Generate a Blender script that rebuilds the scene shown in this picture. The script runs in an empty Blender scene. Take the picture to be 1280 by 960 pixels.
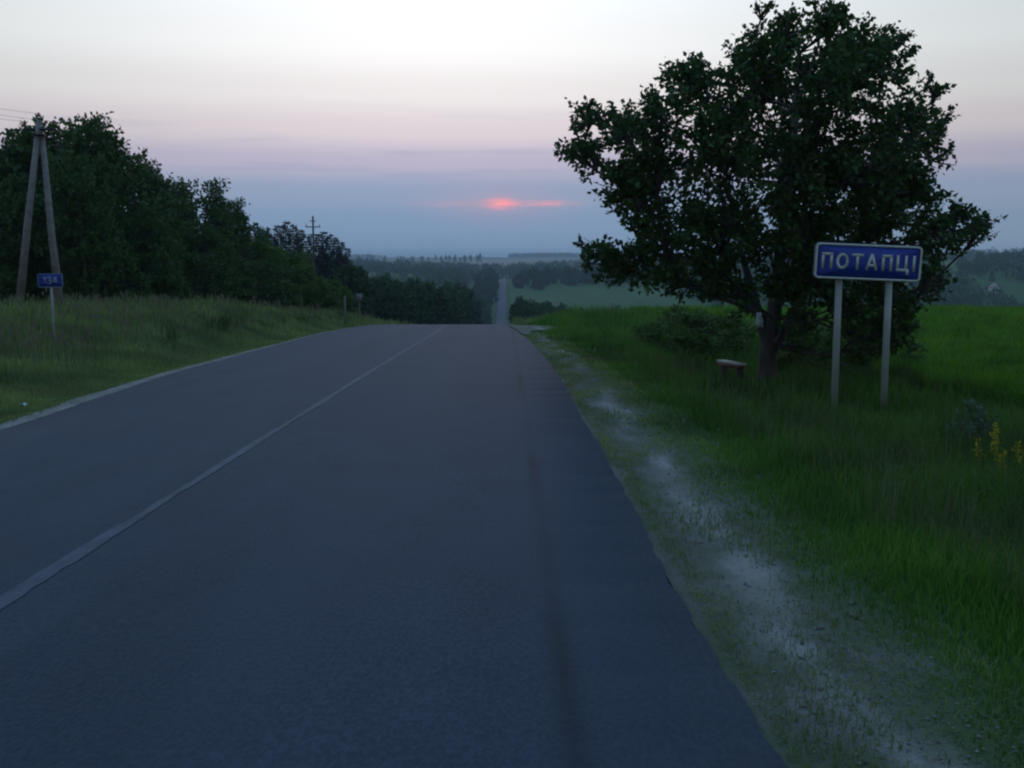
import bpy, bmesh, math
import numpy as np
from mathutils import Vector

C = bpy.context.scene.collection
SC = bpy.context.scene
R = np.random.default_rng(11)
rad = math.radians

# ------------------------------------------------------------------ camera
F = 1250.0                       # focal length in pixels of the 1280 x 960 photograph
CAMZ = 1.6
PITCH = math.atan(158 / F)       # horizon 158 px above the picture's middle
YAW = math.atan(7 / F)
cam_d = bpy.data.cameras.new('camera')
cam_d.sensor_width = 36; cam_d.lens = 36 * F / 1280
cam_d.clip_start = 0.05; cam_d.clip_end = 30000
cam = bpy.data.objects.new('camera', cam_d); C.objects.link(cam)
cam.location = (0, 0, CAMZ); cam.rotation_euler = (rad(90) - PITCH, 0, -YAW)
SC.camera = cam

# ------------------------------------------------------------------ world
world = bpy.data.worlds.new('World'); SC.world = world; world.use_nodes = True
WN = world.node_tree; WN.nodes.clear()
def wn(t, **k):
    n = WN.nodes.new(t)
    for a, b in k.items(): setattr(n, a, b)
    return n
def wl(a, b): WN.links.new(a, b)
def wmath(op, a, b=None, c=None, clamp=False):
    n = wn('ShaderNodeMath', operation=op, use_clamp=clamp)
    for i, v in enumerate((a, b, c)):
        if v is None: continue
        if isinstance(v, (int, float)): n.inputs[i].default_value = v
        else: wl(v, n.inputs[i])
    return n.outputs[0]
def wmix(fac, a, b, mode='MIX'):
    n = wn('ShaderNodeMix', data_type='RGBA', blend_type=mode)
    if isinstance(fac, (int, float)): n.inputs[0].default_value = fac
    else: wl(fac, n.inputs[0])
    for i, v in ((6, a), (7, b)):
        if isinstance(v, tuple): n.inputs[i].default_value = (*v, 1)
        else: wl(v, n.inputs[i])
    return n.outputs[2]
def lin(r, g, b):
    f = lambda c: ((c / 255 + .055) / 1.055) ** 2.4 if c > 10 else c / 255 / 12.92
    return (f(r), f(g), f(b))
SUN_EL, SUN_AZ = rad(3.05), rad(-0.27)
tc = wn('ShaderNodeTexCoord'); sep = wn('ShaderNodeSeparateXYZ'); wl(tc.outputs['Generated'], sep.inputs[0])
X, Y, Z = sep.outputs
az = wmath('ARCTAN2', X, Y)
ramp = wn('ShaderNodeValToRGB'); cr = ramp.color_ramp; cr.interpolation = 'EASE'
zr = wmath('MULTIPLY', wmath('MAXIMUM', Z, 0.0), 1.0, clamp=True)
stops = [(0.0, lin(125, 152, 182)), (.034, lin(129, 156, 187)), (.064, lin(148, 165, 193)), (.092, lin(190, 184, 206)),
         (.122, lin(226, 215, 220)), (.155, lin(243, 238, 238)), (.20, (1.03, 1.03, 1.03)), (.25, (1.05, 1.10, 1.14)),
         (.36, (.66, .83, 1.05)), (.5, (.38, .61, .95)), (.75, (.28, .51, .90)), (1.0, (.25, .47, .88))]
cr.elements[0].position = 0; cr.elements[0].color = (*stops[0][1], 1)
cr.elements[1].position = 1; cr.elements[1].color = (*stops[-1][1], 1)
for p, c in stops[1:-1]:
    e = cr.elements.new(p); e.color = (*c, 1)
wl(zr, ramp.inputs[0])
# brighter towards the sunset, dimmer to the sides and behind
da = wmath('DIVIDE', wmath('ADD', az, rad(4)), rad(23))
glow = wmath('EXPONENT', wmath('MULTIPLY', wmath('MULTIPLY', da, da), -1.0))
gl2 = wmath('MULTIPLY_ADD', wmath('COSINE', az), .16, .475)
fz = wmath('MULTIPLY_ADD', glow, .365, gl2)
low = wmath('SUBTRACT', 1.0, wmath('MULTIPLY', zr, 4.4), clamp=True)   # near the horizon the veil is even
fz = wmath('ADD', wmath('MULTIPLY', fz, wmath('SUBTRACT', 1.0, wmath('MULTIPLY', low, .55))), wmath('MULTIPLY', low, .56))
hi_ = wn('ShaderNodeMapRange', interpolation_type='SMOOTHSTEP'); wl(Z, hi_.inputs[0]); hi_.inputs[1].default_value = .3; hi_.inputs[2].default_value = .85
fz = wmath('ADD', wmath('MULTIPLY', fz, wmath('SUBTRACT', 1.0, hi_.outputs[0])), wmath('MULTIPLY', hi_.outputs[0], .92))
veil = wmix(1.0, ramp.outputs[0], fz, 'MULTIPLY')
veil = wmix(1.0, veil, wmix(glow, (.92, 1.0, 1.02), (1.01, 1.0, 1.0)), 'MULTIPLY')
sg_ = wmath('MULTIPLY', low, wmath('SUBTRACT', 1.0, glow))
sc3 = wn('ShaderNodeCombineXYZ'); wl(wmath('MULTIPLY', sg_, .07), sc3.inputs[0]); wl(wmath('MULTIPLY', sg_, .04), sc3.inputs[1])
veil = wmix(1.0, veil, sc3.outputs[0], 'ADD')
# thin stretched cloud bars
mp = wn('ShaderNodeCombineXYZ'); wl(wmath('MULTIPLY', az, 3.2), mp.inputs[0]); wl(wmath('MULTIPLY', Z, 46.0), mp.inputs[1])
nz = wn('ShaderNodeTexNoise'); nz.inputs['Scale'].default_value = 1.0; nz.inputs['Detail'].default_value = 4; wl(mp.outputs[0], nz.inputs['Vector'])
bar = wn('ShaderNodeMapRange', interpolation_type='SMOOTHSTEP'); wl(nz.outputs[0], bar.inputs[0])
bar.inputs[1].default_value = .50; bar.inputs[2].default_value = .72
band = wmath('MULTIPLY', wmath('SUBTRACT', 1.0, wmath('ABSOLUTE', wmath('DIVIDE', wmath('SUBTRACT', Z, .085), .065)), clamp=True), .6)
veil = wmix(wmath('MULTIPLY', bar.outputs[0], band), veil, lin(140, 155, 186))
# the last of the sun showing through a slit in the cloud bank
def blob(ax, el, sx, sy, gain):
    a = wmath('DIVIDE', wmath('SUBTRACT', az, ax), sx)
    b = wmath('DIVIDE', wmath('SUBTRACT', Z, el), sy)
    r2 = wmath('ADD', wmath('MULTIPLY', a, a), wmath('MULTIPLY', b, b))
    return wmath('MULTIPLY', wmath('EXPONENT', wmath('MULTIPLY', r2, -1.0)), gain)
ns = wn('ShaderNodeTexNoise'); ns.inputs['Scale'].default_value = 1.0; ns.inputs['Detail'].default_value = 3
mp2 = wn('ShaderNodeCombineXYZ'); wl(wmath('MULTIPLY', az, 45.0), mp2.inputs[0]); wl(wmath('MULTIPLY', Z, 330.0), mp2.inputs[1]); wl(mp2.outputs[0], ns.inputs['Vector'])
nsr = wn('ShaderNodeMapRange'); wl(ns.outputs[0], nsr.inputs[0]); nsr.inputs[1].default_value = .30; nsr.inputs[2].default_value = .62
b1 = blob(-.006, .0530, .0125, .0046, 1.15)
b2 = blob(.036, .0528, .026, .0026, .75)
b3 = blob(-.055, .0522, .035, .0030, .16)
b4 = blob(-.008, .053, .06, .018, .13)
bs = wmath('ADD', wmath('ADD', wmath('MULTIPLY', wmath('ADD', b2, b3), nsr.outputs[0]), b4),
           wmath('MULTIPLY', b1, wmath('MULTIPLY_ADD', nsr.outputs[0], .5, .5)), clamp=True)
veil = wmix(bs, veil, (1.06, .37, .40))
# the clear upper sky
sky = wn('ShaderNodeTexSky', sky_type='NISHITA'); sky.sun_disc = False
sky.sun_elevation = SUN_EL; sky.sun_rotation = SUN_AZ; sky.air_density = 1.2; sky.dust_density = 1.5
up = wn('ShaderNodeMapRange', interpolation_type='SMOOTHSTEP'); wl(Z, up.inputs[0])
up.inputs[1].default_value = .60; up.inputs[2].default_value = 1.6
NISH = wmix(1.0, sky.outputs[0], (5.0, 6.5, 9.5), 'MULTIPLY')
veil10 = wmix(1.0, veil, (10.0, 10.0, 10.0), 'MULTIPLY')
col = wmix(up.outputs[0], veil10, NISH)
bg = wn('ShaderNodeBackground'); bg.inputs['Strength'].default_value = .1; wl(col, bg.inputs[0])
wo = wn('ShaderNodeOutputWorld'); wl(bg.outputs[0], wo.inputs[0])

# ------------------------------------------------------------------ sun (veiled, on the horizon)
sd = bpy.data.lights.new('sun', 'SUN'); sd.energy = .04; sd.angle = rad(12); sd.color = (1, .55, .48)
sun = bpy.data.objects.new('sun', sd); C.objects.link(sun); sun.rotation_euler = (-(rad(90) - SUN_EL), 0, -SUN_AZ)

SC.view_settings.view_transform = 'Standard'; SC.view_settings.look = 'None'
SC.view_settings.exposure = 0.0; SC.view_settings.gamma = 1.0; SC.view_settings.use_curve_mapping = False
SC.render.engine = 'CYCLES'
SC.cycles.max_bounces = 5; SC.cycles.diffuse_bounces = 2; SC.cycles.glossy_bounces = 2; SC.cycles.volume_bounces = 1
SC.cycles.transparent_max_bounces = 4; SC.cycles.use_denoising = True
SC.cycles.filter_width = 2.2

# ------------------------------------------------------------------ helpers
def smooth(a, b, x):
    t = np.clip((np.asarray(x, float) - a) / (b - a), 0, 1)
    return t * t * (3 - 2 * t)
def pchip(xs, ys):
    xs = np.array(xs, float); ys = np.array(ys, float)
    h = np.diff(xs); dl = np.diff(ys) / h
    m = np.zeros_like(xs); m[0] = dl[0]; m[-1] = dl[-1]
    for i in range(1, len(xs) - 1):
        m[i] = 0 if dl[i - 1] * dl[i] <= 0 else (h[i - 1] + h[i]) / (h[i - 1] / dl[i] + h[i] / dl[i - 1])
    def f(x):
        x = np.clip(np.asarray(x, float), xs[0], xs[-1])
        i = np.clip(np.searchsorted(xs, x, side='right') - 1, 0, len(xs) - 2)
        t = (x - xs[i]) / h[i]
        return ((1 + 2 * t) * (1 - t) ** 2 * ys[i] + t * (1 - t) ** 2 * h[i] * m[i]
                + t * t * (3 - 2 * t) * ys[i + 1] + t * t * (t - 1) * h[i] * m[i + 1])
    return f
def at(px, py, d):
    """world point at forward distance d that the photograph shows at pixel px, py"""
    a = (px - 640) / F; b = (480 - py) / F
    y = math.cos(PITCH) + b * math.sin(PITCH); z = -math.sin(PITCH) + b * math.cos(PITCH)
    x = a * math.cos(YAW) + y * math.sin(YAW); y2 = y * math.cos(YAW) - a * math.sin(YAW)
    return np.array((x / y2 * d, d, CAMZ + z / y2 * d))
def unit(v):
    n = np.linalg.norm(v, axis=-1, keepdims=True); n[n == 0] = 1
    return v / n
def link(name, me, mat=None, parent=None):
    o = bpy.data.objects.new(name, me); C.objects.link(o)
    if mat and me is not None and hasattr(me, 'materials') and not me.materials: me.materials.append(mat)
    if parent: o.parent = parent
    return o
def mesh_np(name, V, quads=None, tris=None, smooth_shade=False):
    V = np.asarray(V, np.float32).reshape(-1, 3)
    q = np.zeros((0, 4), np.int32) if quads is None else np.asarray(quads, np.int32).reshape(-1, 4)
    t = np.zeros((0, 3), np.int32) if tris is None else np.asarray(tris, np.int32).reshape(-1, 3)
    me = bpy.data.meshes.new(name)
    me.vertices.add(len(V)); me.vertices.foreach_set('co', V.ravel())
    me.loops.add(q.size + t.size); me.loops.foreach_set('vertex_index', np.concatenate([q.ravel(), t.ravel()]))
    me.polygons.add(len(q) + len(t))
    st = np.concatenate([np.arange(len(q)) * 4, q.size + np.arange(len(t)) * 3]).astype(np.int32)
    me.polygons.foreach_set('loop_start', st)
    me.update(calc_edges=True)
    if smooth_shade: me.polygons.foreach_set('use_smooth', np.ones(len(q) + len(t), bool))
    me.validate(); return me
class MB:
    """collects tubes, boxes and lathes into one mesh"""
    def __init__(s): s.V = []; s.Q = []; s.T = []; s.n = 0
    def add(s, V, Q=None, T=None):
        V = np.asarray(V, float).reshape(-1, 3)
        if Q is not None and len(Q): s.Q.append(np.asarray(Q) + s.n)
        if T is not None and len(T): s.T.append(np.asarray(T) + s.n)
        s.V.append(V); s.n += len(V)
    def tube(s, P, r, n=6, cap=True):
        P = np.asarray(P, float); k = len(P); r = np.broadcast_to(np.asarray(r, float), (k,))
        T = np.gradient(P, axis=0); T = unit(T)
        ref = np.array((0, 0, 1.)) if abs(T[0, 2]) < .85 else np.array((1., 0, 0))
        A = unit(np.cross(T, ref)); B = np.cross(T, A)
        th = np.arange(n) * 2 * math.pi / n
        V = P[:, None] + r[:, None, None] * (np.cos(th)[None, :, None] * A[:, None] + np.sin(th)[None, :, None] * B[:, None])
        i = np.arange(k - 1)[:, None] * n; j = np.arange(n)[None]; j2 = (j + 1) % n
        Q = np.stack([i + j, i + j2, i + n + j2, i + n + j], -1).reshape(-1, 4)
        V = V.reshape(-1, 3); Tt = []
        if cap:
            V = np.vstack([V, P[0], P[-1]]); b = k * n
            Tt = [(b, int((a + 1) % n), int(a)) for a in range(n)] + [(b + 1, (k - 1) * n + a, (k - 1) * n + (a + 1) % n) for a in range(n)]
        s.add(V, Q, Tt); return s
    def box(s, c, h, ax=None):
        ax = np.eye(3) if ax is None else np.asarray(ax, float)
        sg = np.array([(x, y, z) for x in (-1, 1) for y in (-1, 1) for z in (-1, 1)], float)
        V = np.asarray(c, float) + (sg * np.asarray(h, float)) @ ax
        s.add(V, [(0, 1, 3, 2), (4, 6, 7, 5), (0, 4, 5, 1), (2, 3, 7, 6), (0, 2, 6, 4), (1, 5, 7, 3)]); return s
    def mesh(s, name, sm=False):
        return mesh_np(name, np.vstack(s.V), np.vstack(s.Q) if s.Q else None, np.vstack(s.T) if s.T else None, sm)
    def build(s, name, mat, parent=None, sm=False): return link(name, s.mesh(name, sm), mat, parent)
def tag(o, label, cat, group=None):
    o['label'] = label; o['category'] = cat
    if group: o['group'] = group
    return o
def kind(o, k): o['kind'] = k; return o
def empty(name, loc=(0, 0, 0), rz=0):
    o = bpy.data.objects.new(name, None); C.objects.link(o); o.location = loc; o.rotation_euler = (0, 0, rz)
    o.empty_display_size = .2
    return o
def copy_tree(o, parent=None):
    c = o.copy(); C.objects.link(c)
    if parent: c.parent = parent
    for ch in list(o.children): copy_tree(ch, c)
    return c

# ------------------------------------------------------------------ materials
def material(name):
    m = bpy.data.materials.new(name); m.use_nodes = True
    nt = m.node_tree; nt.nodes.clear()
    out = nt.nodes.new('ShaderNodeOutputMaterial')
    p = nt.nodes.new('ShaderNodeBsdfPrincipled'); nt.links.new(p.outputs[0], out.inputs[0])
    return m, nt, p, out
def nmix(nt, fac, a, b, mode='MIX'):
    n = nt.nodes.new('ShaderNodeMix'); n.data_type = 'RGBA'; n.blend_type = mode
    if isinstance(fac, (int, float)): n.inputs[0].default_value = fac
    else: nt.links.new(fac, n.inputs[0])
    for i, v in ((6, a), (7, b)):
        if isinstance(v, tuple): n.inputs[i].default_value = (*v, 1)
        else: nt.links.new(v, n.inputs[i])
    return n.outputs[2]
def noise(nt, scale, detail=3, stretch=None, lo=.35, hi=.65, coord='Object'):
    t = nt.nodes.new('ShaderNodeTexCoord'); v = t.outputs[coord]
    if stretch:
        mpn = nt.nodes.new('ShaderNodeMapping'); mpn.inputs['Scale'].default_value = stretch
        nt.links.new(v, mpn.inputs[0]); v = mpn.outputs[0]
    n = nt.nodes.new('ShaderNodeTexNoise'); n.inputs['Scale'].default_value = scale; n.inputs['Detail'].default_value = detail
    nt.links.new(v, n.inputs['Vector'])
    r = nt.nodes.new('ShaderNodeMapRange'); r.inputs[1].default_value = lo; r.inputs[2].default_value = hi
    nt.links.new(n.outputs[0], r.inputs[0]); return r.outputs[0]
def bump(nt, p, h, strength=.4, dist=.01):
    b = nt.nodes.new('ShaderNodeBump'); b.inputs['Strength'].default_value = strength; b.inputs['Distance'].default_value = dist
    nt.links.new(h, b.inputs['Height']); nt.links.new(b.outputs[0], p.inputs['Normal'])
def nm0(nt, a, k):
    n = nt.nodes.new('ShaderNodeMath'); n.operation = 'MULTIPLY'; n.inputs[1].default_value = k; nt.links.new(a, n.inputs[0]); return n.outputs[0]
def leaf_mat(name, ca, cb, cc=None, rough=.6, trans=.3, patchy=None):
    m, nt, p, out = material(name)
    g = nt.nodes.new('ShaderNodeNewGeometry'); oi = nt.nodes.new('ShaderNodeObjectInfo')
    c = nmix(nt, g.outputs['Random Per Island'], ca, cb)
    if cc:
        h = nt.nodes.new('ShaderNodeMath'); h.operation = 'MULTIPLY'; h.inputs[1].default_value = .6
        nt.links.new(oi.outputs['Random'], h.inputs[0]); c = nmix(nt, h.outputs[0], c, cc)
    if patchy:
        c = nmix(nt, 1.0, c, nmix(nt, noise(nt, .55, 4, None, .3, .7), (.45, .5, .5), (1.45, 1.4, 1.2)), 'MULTIPLY')
        c = nmix(nt, nm0(nt, noise(nt, .8, 3, (1.3, .8, 1), .5, .75), patchy[1]), c, patchy[0])
    nt.links.new(c, p.inputs['Base Color']); p.inputs['Roughness'].default_value = rough
    p.inputs['Specular IOR Level'].default_value = .25
    tr = nt.nodes.new('ShaderNodeBsdfTranslucent'); nt.links.new(c, tr.inputs[0])
    ms = nt.nodes.new('ShaderNodeMixShader'); ms.inputs[0].default_value = trans
    nt.links.new(p.outputs[0], ms.inputs[1]); nt.links.new(tr.outputs[0], ms.inputs[2]); nt.links.new(ms.outputs[0], out.inputs[0])
    return m
def plain(name, ca, cb, scale=6, rough=.7, metallic=0, stretch=None, bs=0, spec=.5, det=4):
    m, nt, p, out = material(name)
    f = noise(nt, scale, det, stretch)
    nt.links.new(nmix(nt, f, ca, cb), p.inputs['Base Color']); p.inputs['Roughness'].default_value = rough
    p.inputs['Metallic'].default_value = metallic; p.inputs['Specular IOR Level'].default_value = spec
    if bs: bump(nt, p, f, bs)
    return m
M = {}
M['leaf'] = leaf_mat('leaf_main', (.022, .052, .012), (.045, .095, .020))
M['leaf_forest'] = leaf_mat('leaf_forest', (.034, .075, .015), (.058, .12, .025), (.045, .085, .016))
M['leaf_light'] = leaf_mat('leaf_light', (.055, .12, .016), (.085, .155, .022), (.075, .13, .03))
M['needle'] = leaf_mat('needle', (.012, .028, .014), (.022, .042, .020), (.016, .03, .02), trans=.1)
M['leaf_far'] = leaf_mat('leaf_far', (.020, .055, .014), (.042, .09, .022), (.032, .065, .025), trans=.2)
M['grass'] = leaf_mat('grass', (.048, .135, .015), (.085, .195, .028), trans=.35, patchy=((.10, .13, .05), .6))
M['grass_tuft'] = leaf_mat('grass_tuft', (.035, .085, .014), (.09, .15, .035), trans=.35, patchy=((.12, .13, .06), .5))
M['grass_dry'] = leaf_mat('grass_dry', (.075, .105, .035), (.12, .12, .06), trans=.3)
M['grass_left'] = leaf_mat('grass_left', (.135, .20, .062), (.20, .255, .10), trans=.35, patchy=((.17, .15, .08), .6))
M['seed'] = leaf_mat('seed_heads', (.11, .11, .07), (.16, .14, .10), trans=.2)
M['crop'] = leaf_mat('crop', (.055, .175, .010), (.095, .24, .016), trans=.4, patchy=((.14, .25, .015), .8))
M['weed'] = leaf_mat('weed', (.06, .10, .055), (.09, .135, .08), trans=.2)
M['petal'] = leaf_mat('petal', (.32, .26, .01), (.45, .38, .015), trans=.3)
M['bark'] = plain('bark', (.025, .02, .016), (.06, .05, .042), 9, .9, stretch=(1, 1, .25), bs=.8)
M['concrete'] = plain('concrete_pole', (.13, .12, .11), (.20, .185, .17), 5, .85, bs=.25)
M['dark_metal'] = plain('dark_metal', (.03, .03, .03), (.06, .055, .05), 12, .6, .5)
M['wire'] = plain('wire', (.06, .06, .06), (.1, .1, .1), 12, .5, .7)
M['porcelain'] = plain('porcelain', (.10, .05, .03), (.16, .08, .05), 4, .3)
M['post_paint'] = plain('post_paint', (.20, .22, .20), (.29, .31, .28), 5, .55, stretch=(1, 1, .3), bs=.1)
M['sign_blue'] = plain('sign_blue', (.004, .022, .20), (.006, .03, .25), 2.5, .55)
M['sign_white'] = plain('sign_white', (.36, .40, .33), (.48, .50, .42), 7, .5)
M['sign_dull'] = plain('sign_dull', (.15, .20, .26), (.22, .28, .34), 7, .6)
M['sign_back'] = plain('sign_back', (.25, .26, .27), (.33, .34, .35), 4, .5, .6)
M['wood'] = plain('bench_wood', (.32, .29, .25), (.45, .41, .36), 4, .8, stretch=(1, 12, 12), bs=.3)
M['wood_dark'] = plain('bench_rail', (.10, .03, .03), (.16, .05, .045), 5, .8)
M['paper'] = plain('paper', (.36, .44, .44), (.48, .55, .55), 8, .8)
M['plaster'] = plain('plaster', (.55, .52, .5), (.66, .62, .6), .6, .9)
M['roof'] = plain('roof_sheet', (.22, .2, .2), (.3, .27, .26), .8, .8)
M['pane'] = plain('window_glass', (.02, .025, .03), (.03, .035, .045), .5, .15)
M['sand'] = plain('sand', (.075, .08, .06), (.20, .19, .165), 3.0, .95, bs=.5, det=6)
M['stone'] = leaf_mat('stones', (.09, .09, .08), (.24, .235, .22), trans=0.0)
M['line'] = plain('road_paint', (.017, .033, .052), (.045, .064, .090), 7, .75, stretch=(1, .35, 1), det=6)

# asphalt
m, nt, p, out = material('asphalt'); M['asphalt'] = m
fine = noise(nt, 55, 3, (1, .5, 1), .3, .7); big = noise(nt, 1.6, 5, (1, .03, 1), .2, .8); cr_ = noise(nt, 2.2, 5, (1, .5, 1), .3, .7)
c = nmix(nt, big, (.014, .031, .053), (.025, .046, .072))
c = nmix(nt, .42, c, nmix(nt, fine, (.003, .011, .019), (.064, .084, .106)))
c = nmix(nt, .25, c, nmix(nt, cr_, (.008, .014, .02), (.034, .050, .068)))
t = nt.nodes.new('ShaderNodeTexCoord'); s = nt.nodes.new('ShaderNodeSeparateXYZ'); nt.links.new(t.outputs['Object'], s.inputs[0])
def nm(op, a, b=None, cl=False):
    n = nt.nodes.new('ShaderNodeMath'); n.operation = op; n.use_clamp = cl
    for i, v in enumerate((a, b)):
        if v is None: continue
        if isinstance(v, (int, float)): n.inputs[i].default_value = v
        else: nt.links.new(v, n.inputs[i])
    return n.outputs[0]
# lanes polished by wheels and a few old patches
for xw in (-4.6, -3.1, -1.15, .35):
    sw = nm('DIVIDE', nm('SUBTRACT', s.outputs[0], xw), .33)
    c = nmix(nt, nm('MULTIPLY', nm('EXPONENT', nm('MULTIPLY', nm('MULTIPLY', sw, sw), -1.0)), .35), c, (.034, .050, .068))
ptc = noise(nt, .55, 1, (.9, .22, 1), .60, .63)
c = nmix(nt, nm('MULTIPLY', ptc, .22), c, (.010, .018, .028))
# a line of oil drips down the lane, broken into blotches
sx = nm('DIVIDE', nm('SUBTRACT', s.outputs[0], .235), .055)
drip = nm('EXPONENT', nm('MULTIPLY', nm('MULTIPLY', sx, sx), -1.0))
blot = noise(nt, 1.0, 3, (.3, .42, 1), .40, .66)
c = nmix(nt, nm('MULTIPLY', nm('MULTIPLY', drip, nm('ADD', nm('MULTIPLY', blot, .62), .10)), 1.0, True), c, (.006, .007, .009))
nt.links.new(c, p.inputs['Base Color']); p.inputs['Roughness'].default_value = .75; p.inputs['Specular IOR Level'].default_value = .18
bump(nt, p, fine, .35, .006)

# ground: field colours come from a point attribute (what grows where), broken up by noise
m, nt, p, out = material('ground'); M['ground'] = m
at_ = nt.nodes.new('ShaderNodeAttribute'); at_.attribute_name = 'field_colour'
n1 = noise(nt, 1.3, 6, None, .3, .7); n2 = noise(nt, .05, 4, None, .3, .7)
c = nmix(nt, .45, at_.outputs['Color'], nmix(nt, n1, (.55, .55, .55), (1.5, 1.45, 1.3)), 'MULTIPLY')
c = nmix(nt, .4, c, nmix(nt, n2, (.6, .65, .7), (1.4, 1.35, 1.2)), 'MULTIPLY')
nt.links.new(c, p.inputs['Base Color']); p.inputs['Roughness'].default_value = .95; p.inputs['Specular IOR Level'].default_value = .1
bump(nt, p, n1, .6, .04)

# shoulder: pale sand worn by wheels, soil and moss between
m, nt, p, out = material('gravel'); M['gravel'] = m
st = noise(nt, 1.0, 6, (2.6, .6, 1), .40, .62); pebb = noise(nt, 60, 3, None, .3, .7); gr = noise(nt, 2.2, 6, (1.2, .7, 1), .40, .60)
t = nt.nodes.new('ShaderNodeTexCoord'); s = nt.nodes.new('ShaderNodeSeparateXYZ'); nt.links.new(t.outputs['Object'], s.inputs[0])
wbl = nm('MULTIPLY', nm('SUBTRACT', noise(nt, .35, 2, (0, 1, 0), .2, .8), .5), .5)
sx = nm('DIVIDE', nm('SUBTRACT', nm('ADD', s.outputs[0], wbl), 1.45), .20)
trk = nm('EXPONENT', nm('MULTIPLY', nm('MULTIPLY', sx, sx), -1.0))     # the strip that wheels keep bare
bare = nm('MULTIPLY', st, nm('ADD', nm('MULTIPLY', trk, .75), .25))
c = nmix(nt, bare, (.065, .072, .045), (.34, .33, .29))
c = nmix(nt, .35, c, nmix(nt, pebb, (.05, .05, .045), (.26, .255, .24)))
c = nmix(nt, nm('MULTIPLY', gr, nm('SUBTRACT', .85, nm('MULTIPLY', trk, .5))), c, (.05, .075, .024))
soil = nm('MULTIPLY', nm('ADD', nm('SUBTRACT', s.outputs[0], 1.78), nm('MULTIPLY', noise(nt, 1.7, 5, (1, .8, 1), .25, .75), .62)), 3.2, True)
nt.links.new(nmix(nt, soil, c, (.05, .085, .025)), p.inputs['Base Color']); p.inputs['Roughness'].default_value = .95
bump(nt, p, pebb, .8, .015)

# ------------------------------------------------------------------ terrain
_a = .000537
_rows = [(-60, 1.73), (0, 0), (25, -.72)] + [(d, -.0288 * d - _a * (d - 25) ** 2) for d in (35, 45, 55, 65, 75, 91)] + \
        [(140, -9.9), (220, -18), (320, -27.5), (420, -34.5), (520, -38.2), (580, -38.4), (700, -32.2), (850, -26.2), (980, -21.8), (1060, -21.2),
         (1200, -26), (1350, -24), (1550, -18.5), (1800, -19), (2400, -12.5), (3400, -4.5), (4600, 2.6), (5600, 3.2), (9000, -10)]
road_z = pchip(*zip(*_rows))
field_z = pchip([-60, 0, 20, 50, 80, 100, 140, 220, 320, 420, 520, 580, 9000],
                [1.2, -.42, -1.05, -2.1, -3.15, -4.35, -8.6, -16.5, -26, -34, -38.2, -38.4, -38.4])
def centre(d): return -2.5 - 1.0 * smooth(15, 60, d)
def edge_r(d): return centre(d) + 3.43
def edge_l(d): return centre(d) - (3.0 + .65 * smooth(8, 20, d) - .35 * smooth(50, 90, d))
def ground_z(x, d):
    x = np.asarray(x, float); d = np.asarray(d, float)
    z = road_z(d)
    l = np.maximum(edge_l(d) - x, 0); r = np.maximum(x - edge_r(d), 0)
    # left: sandy edge, then the grassy bank, rising ground further down the hill
    bank = smooth(1.2, 5.0, l) * (1 - smooth(8.5, 14, l)) * .62 * smooth(17, 30, d) * (1 - smooth(70, 95, d))
    bank = bank - .18 * smooth(0, 1.2, l) * (1 - smooth(1.2, 4, l)) * (1 - smooth(100, 150, d))
    up = np.minimum(11, .42 * np.maximum(l - 3, 0)) * smooth(75, 190, d) * (1 - smooth(380, 560, d))
    # right: verge dips a little, the field keeps its own gentler slope
    verge = -.44 * smooth(.6, 4.5, r) * (1 - smooth(35, 55, d)) + .40 * smooth(1.2, 4, r) * smooth(40, 58, d) * (1 - smooth(75, 100, d))
    fl = (field_z(d) - z) * smooth(4.5, 12, r) * (d < 580)
    opp = .045 * np.minimum(np.abs(x + 3), 600) * smooth(560, 800, d) * (1 - smooth(1300, 2600, d))
    und = (1.8 * np.sin(x * .0043 + 1.1) + 1.2 * np.sin(x * .011 + d * .004) + 2.2 * np.sin(d * .0027 + x * .0017)) * smooth(25, 160, np.maximum(l, r)) * smooth(500, 1300, d)
    rough = (.035 * np.sin(x * 2.1 + d * .8) + .03 * np.sin(x * 1.3 - d * 1.7 + 1)) * smooth(.8, 2.5, np.maximum(l, r)) * (d < 120)
    return z + bank + up + verge + fl + opp + und + rough

def cols(lo, hi, step0, growth):
    v = [0.0]; s_ = step0
    while v[-1] < hi: v.append(v[-1] + s_); s_ *= growth
    return np.array(v)
ur = cols(0, 5200, .22, 1.045) + .93; ul = -5.5 - cols(0, 5200, .22, 1.045)
U = np.concatenate([ul[::-1], np.arange(-5.1, .9, .5), ur])
ya = np.arange(-40, 70, .5); yb = [70.0]; s_ = .6
while yb[-1] < 8800: yb.append(yb[-1] + s_); s_ *= 1.022
YR = np.concatenate([ya, yb])
XX, DD = np.meshgrid(U, YR)
XX = XX + (centre(DD) + 2.5)
ZZ = ground_z(XX, DD)
on = (XX > edge_l(DD) - .02) & (XX < edge_r(DD) + .02)
ZZ = np.where(on, ZZ - .12 - .5 * smooth(100, 400, DD), ZZ - .035 - .3 * smooth(300, 900, DD) * (np.abs(XX - centre(DD)) < 6))
nr, nc = XX.shape
idx = np.arange(nr * nc).reshape(nr, nc)
Q = np.stack([idx[:-1, :-1], idx[:-1, 1:], idx[1:, 1:], idx[1:, :-1]], -1).reshape(-1, 4)
gm = mesh_np('ground', np.stack([XX, DD, ZZ], -1), Q, smooth_shade=True)
FC = np.empty((nr, nc, 4), np.float32); FC[..., 3] = 1
FC[..., :3] = (.05, .085, .025)
def paint(mask, col):
    mk = np.clip(mask, 0, 1)[..., None]; FC[..., :3] = FC[..., :3] * (1 - mk) + np.array(col) * mk
paint(smooth(7, 9, XX) * smooth(14, 17, DD) * (DD < 560), (.035, .075, .014))
paint(smooth(540, 620, DD), (.040, .075, .024))
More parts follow.
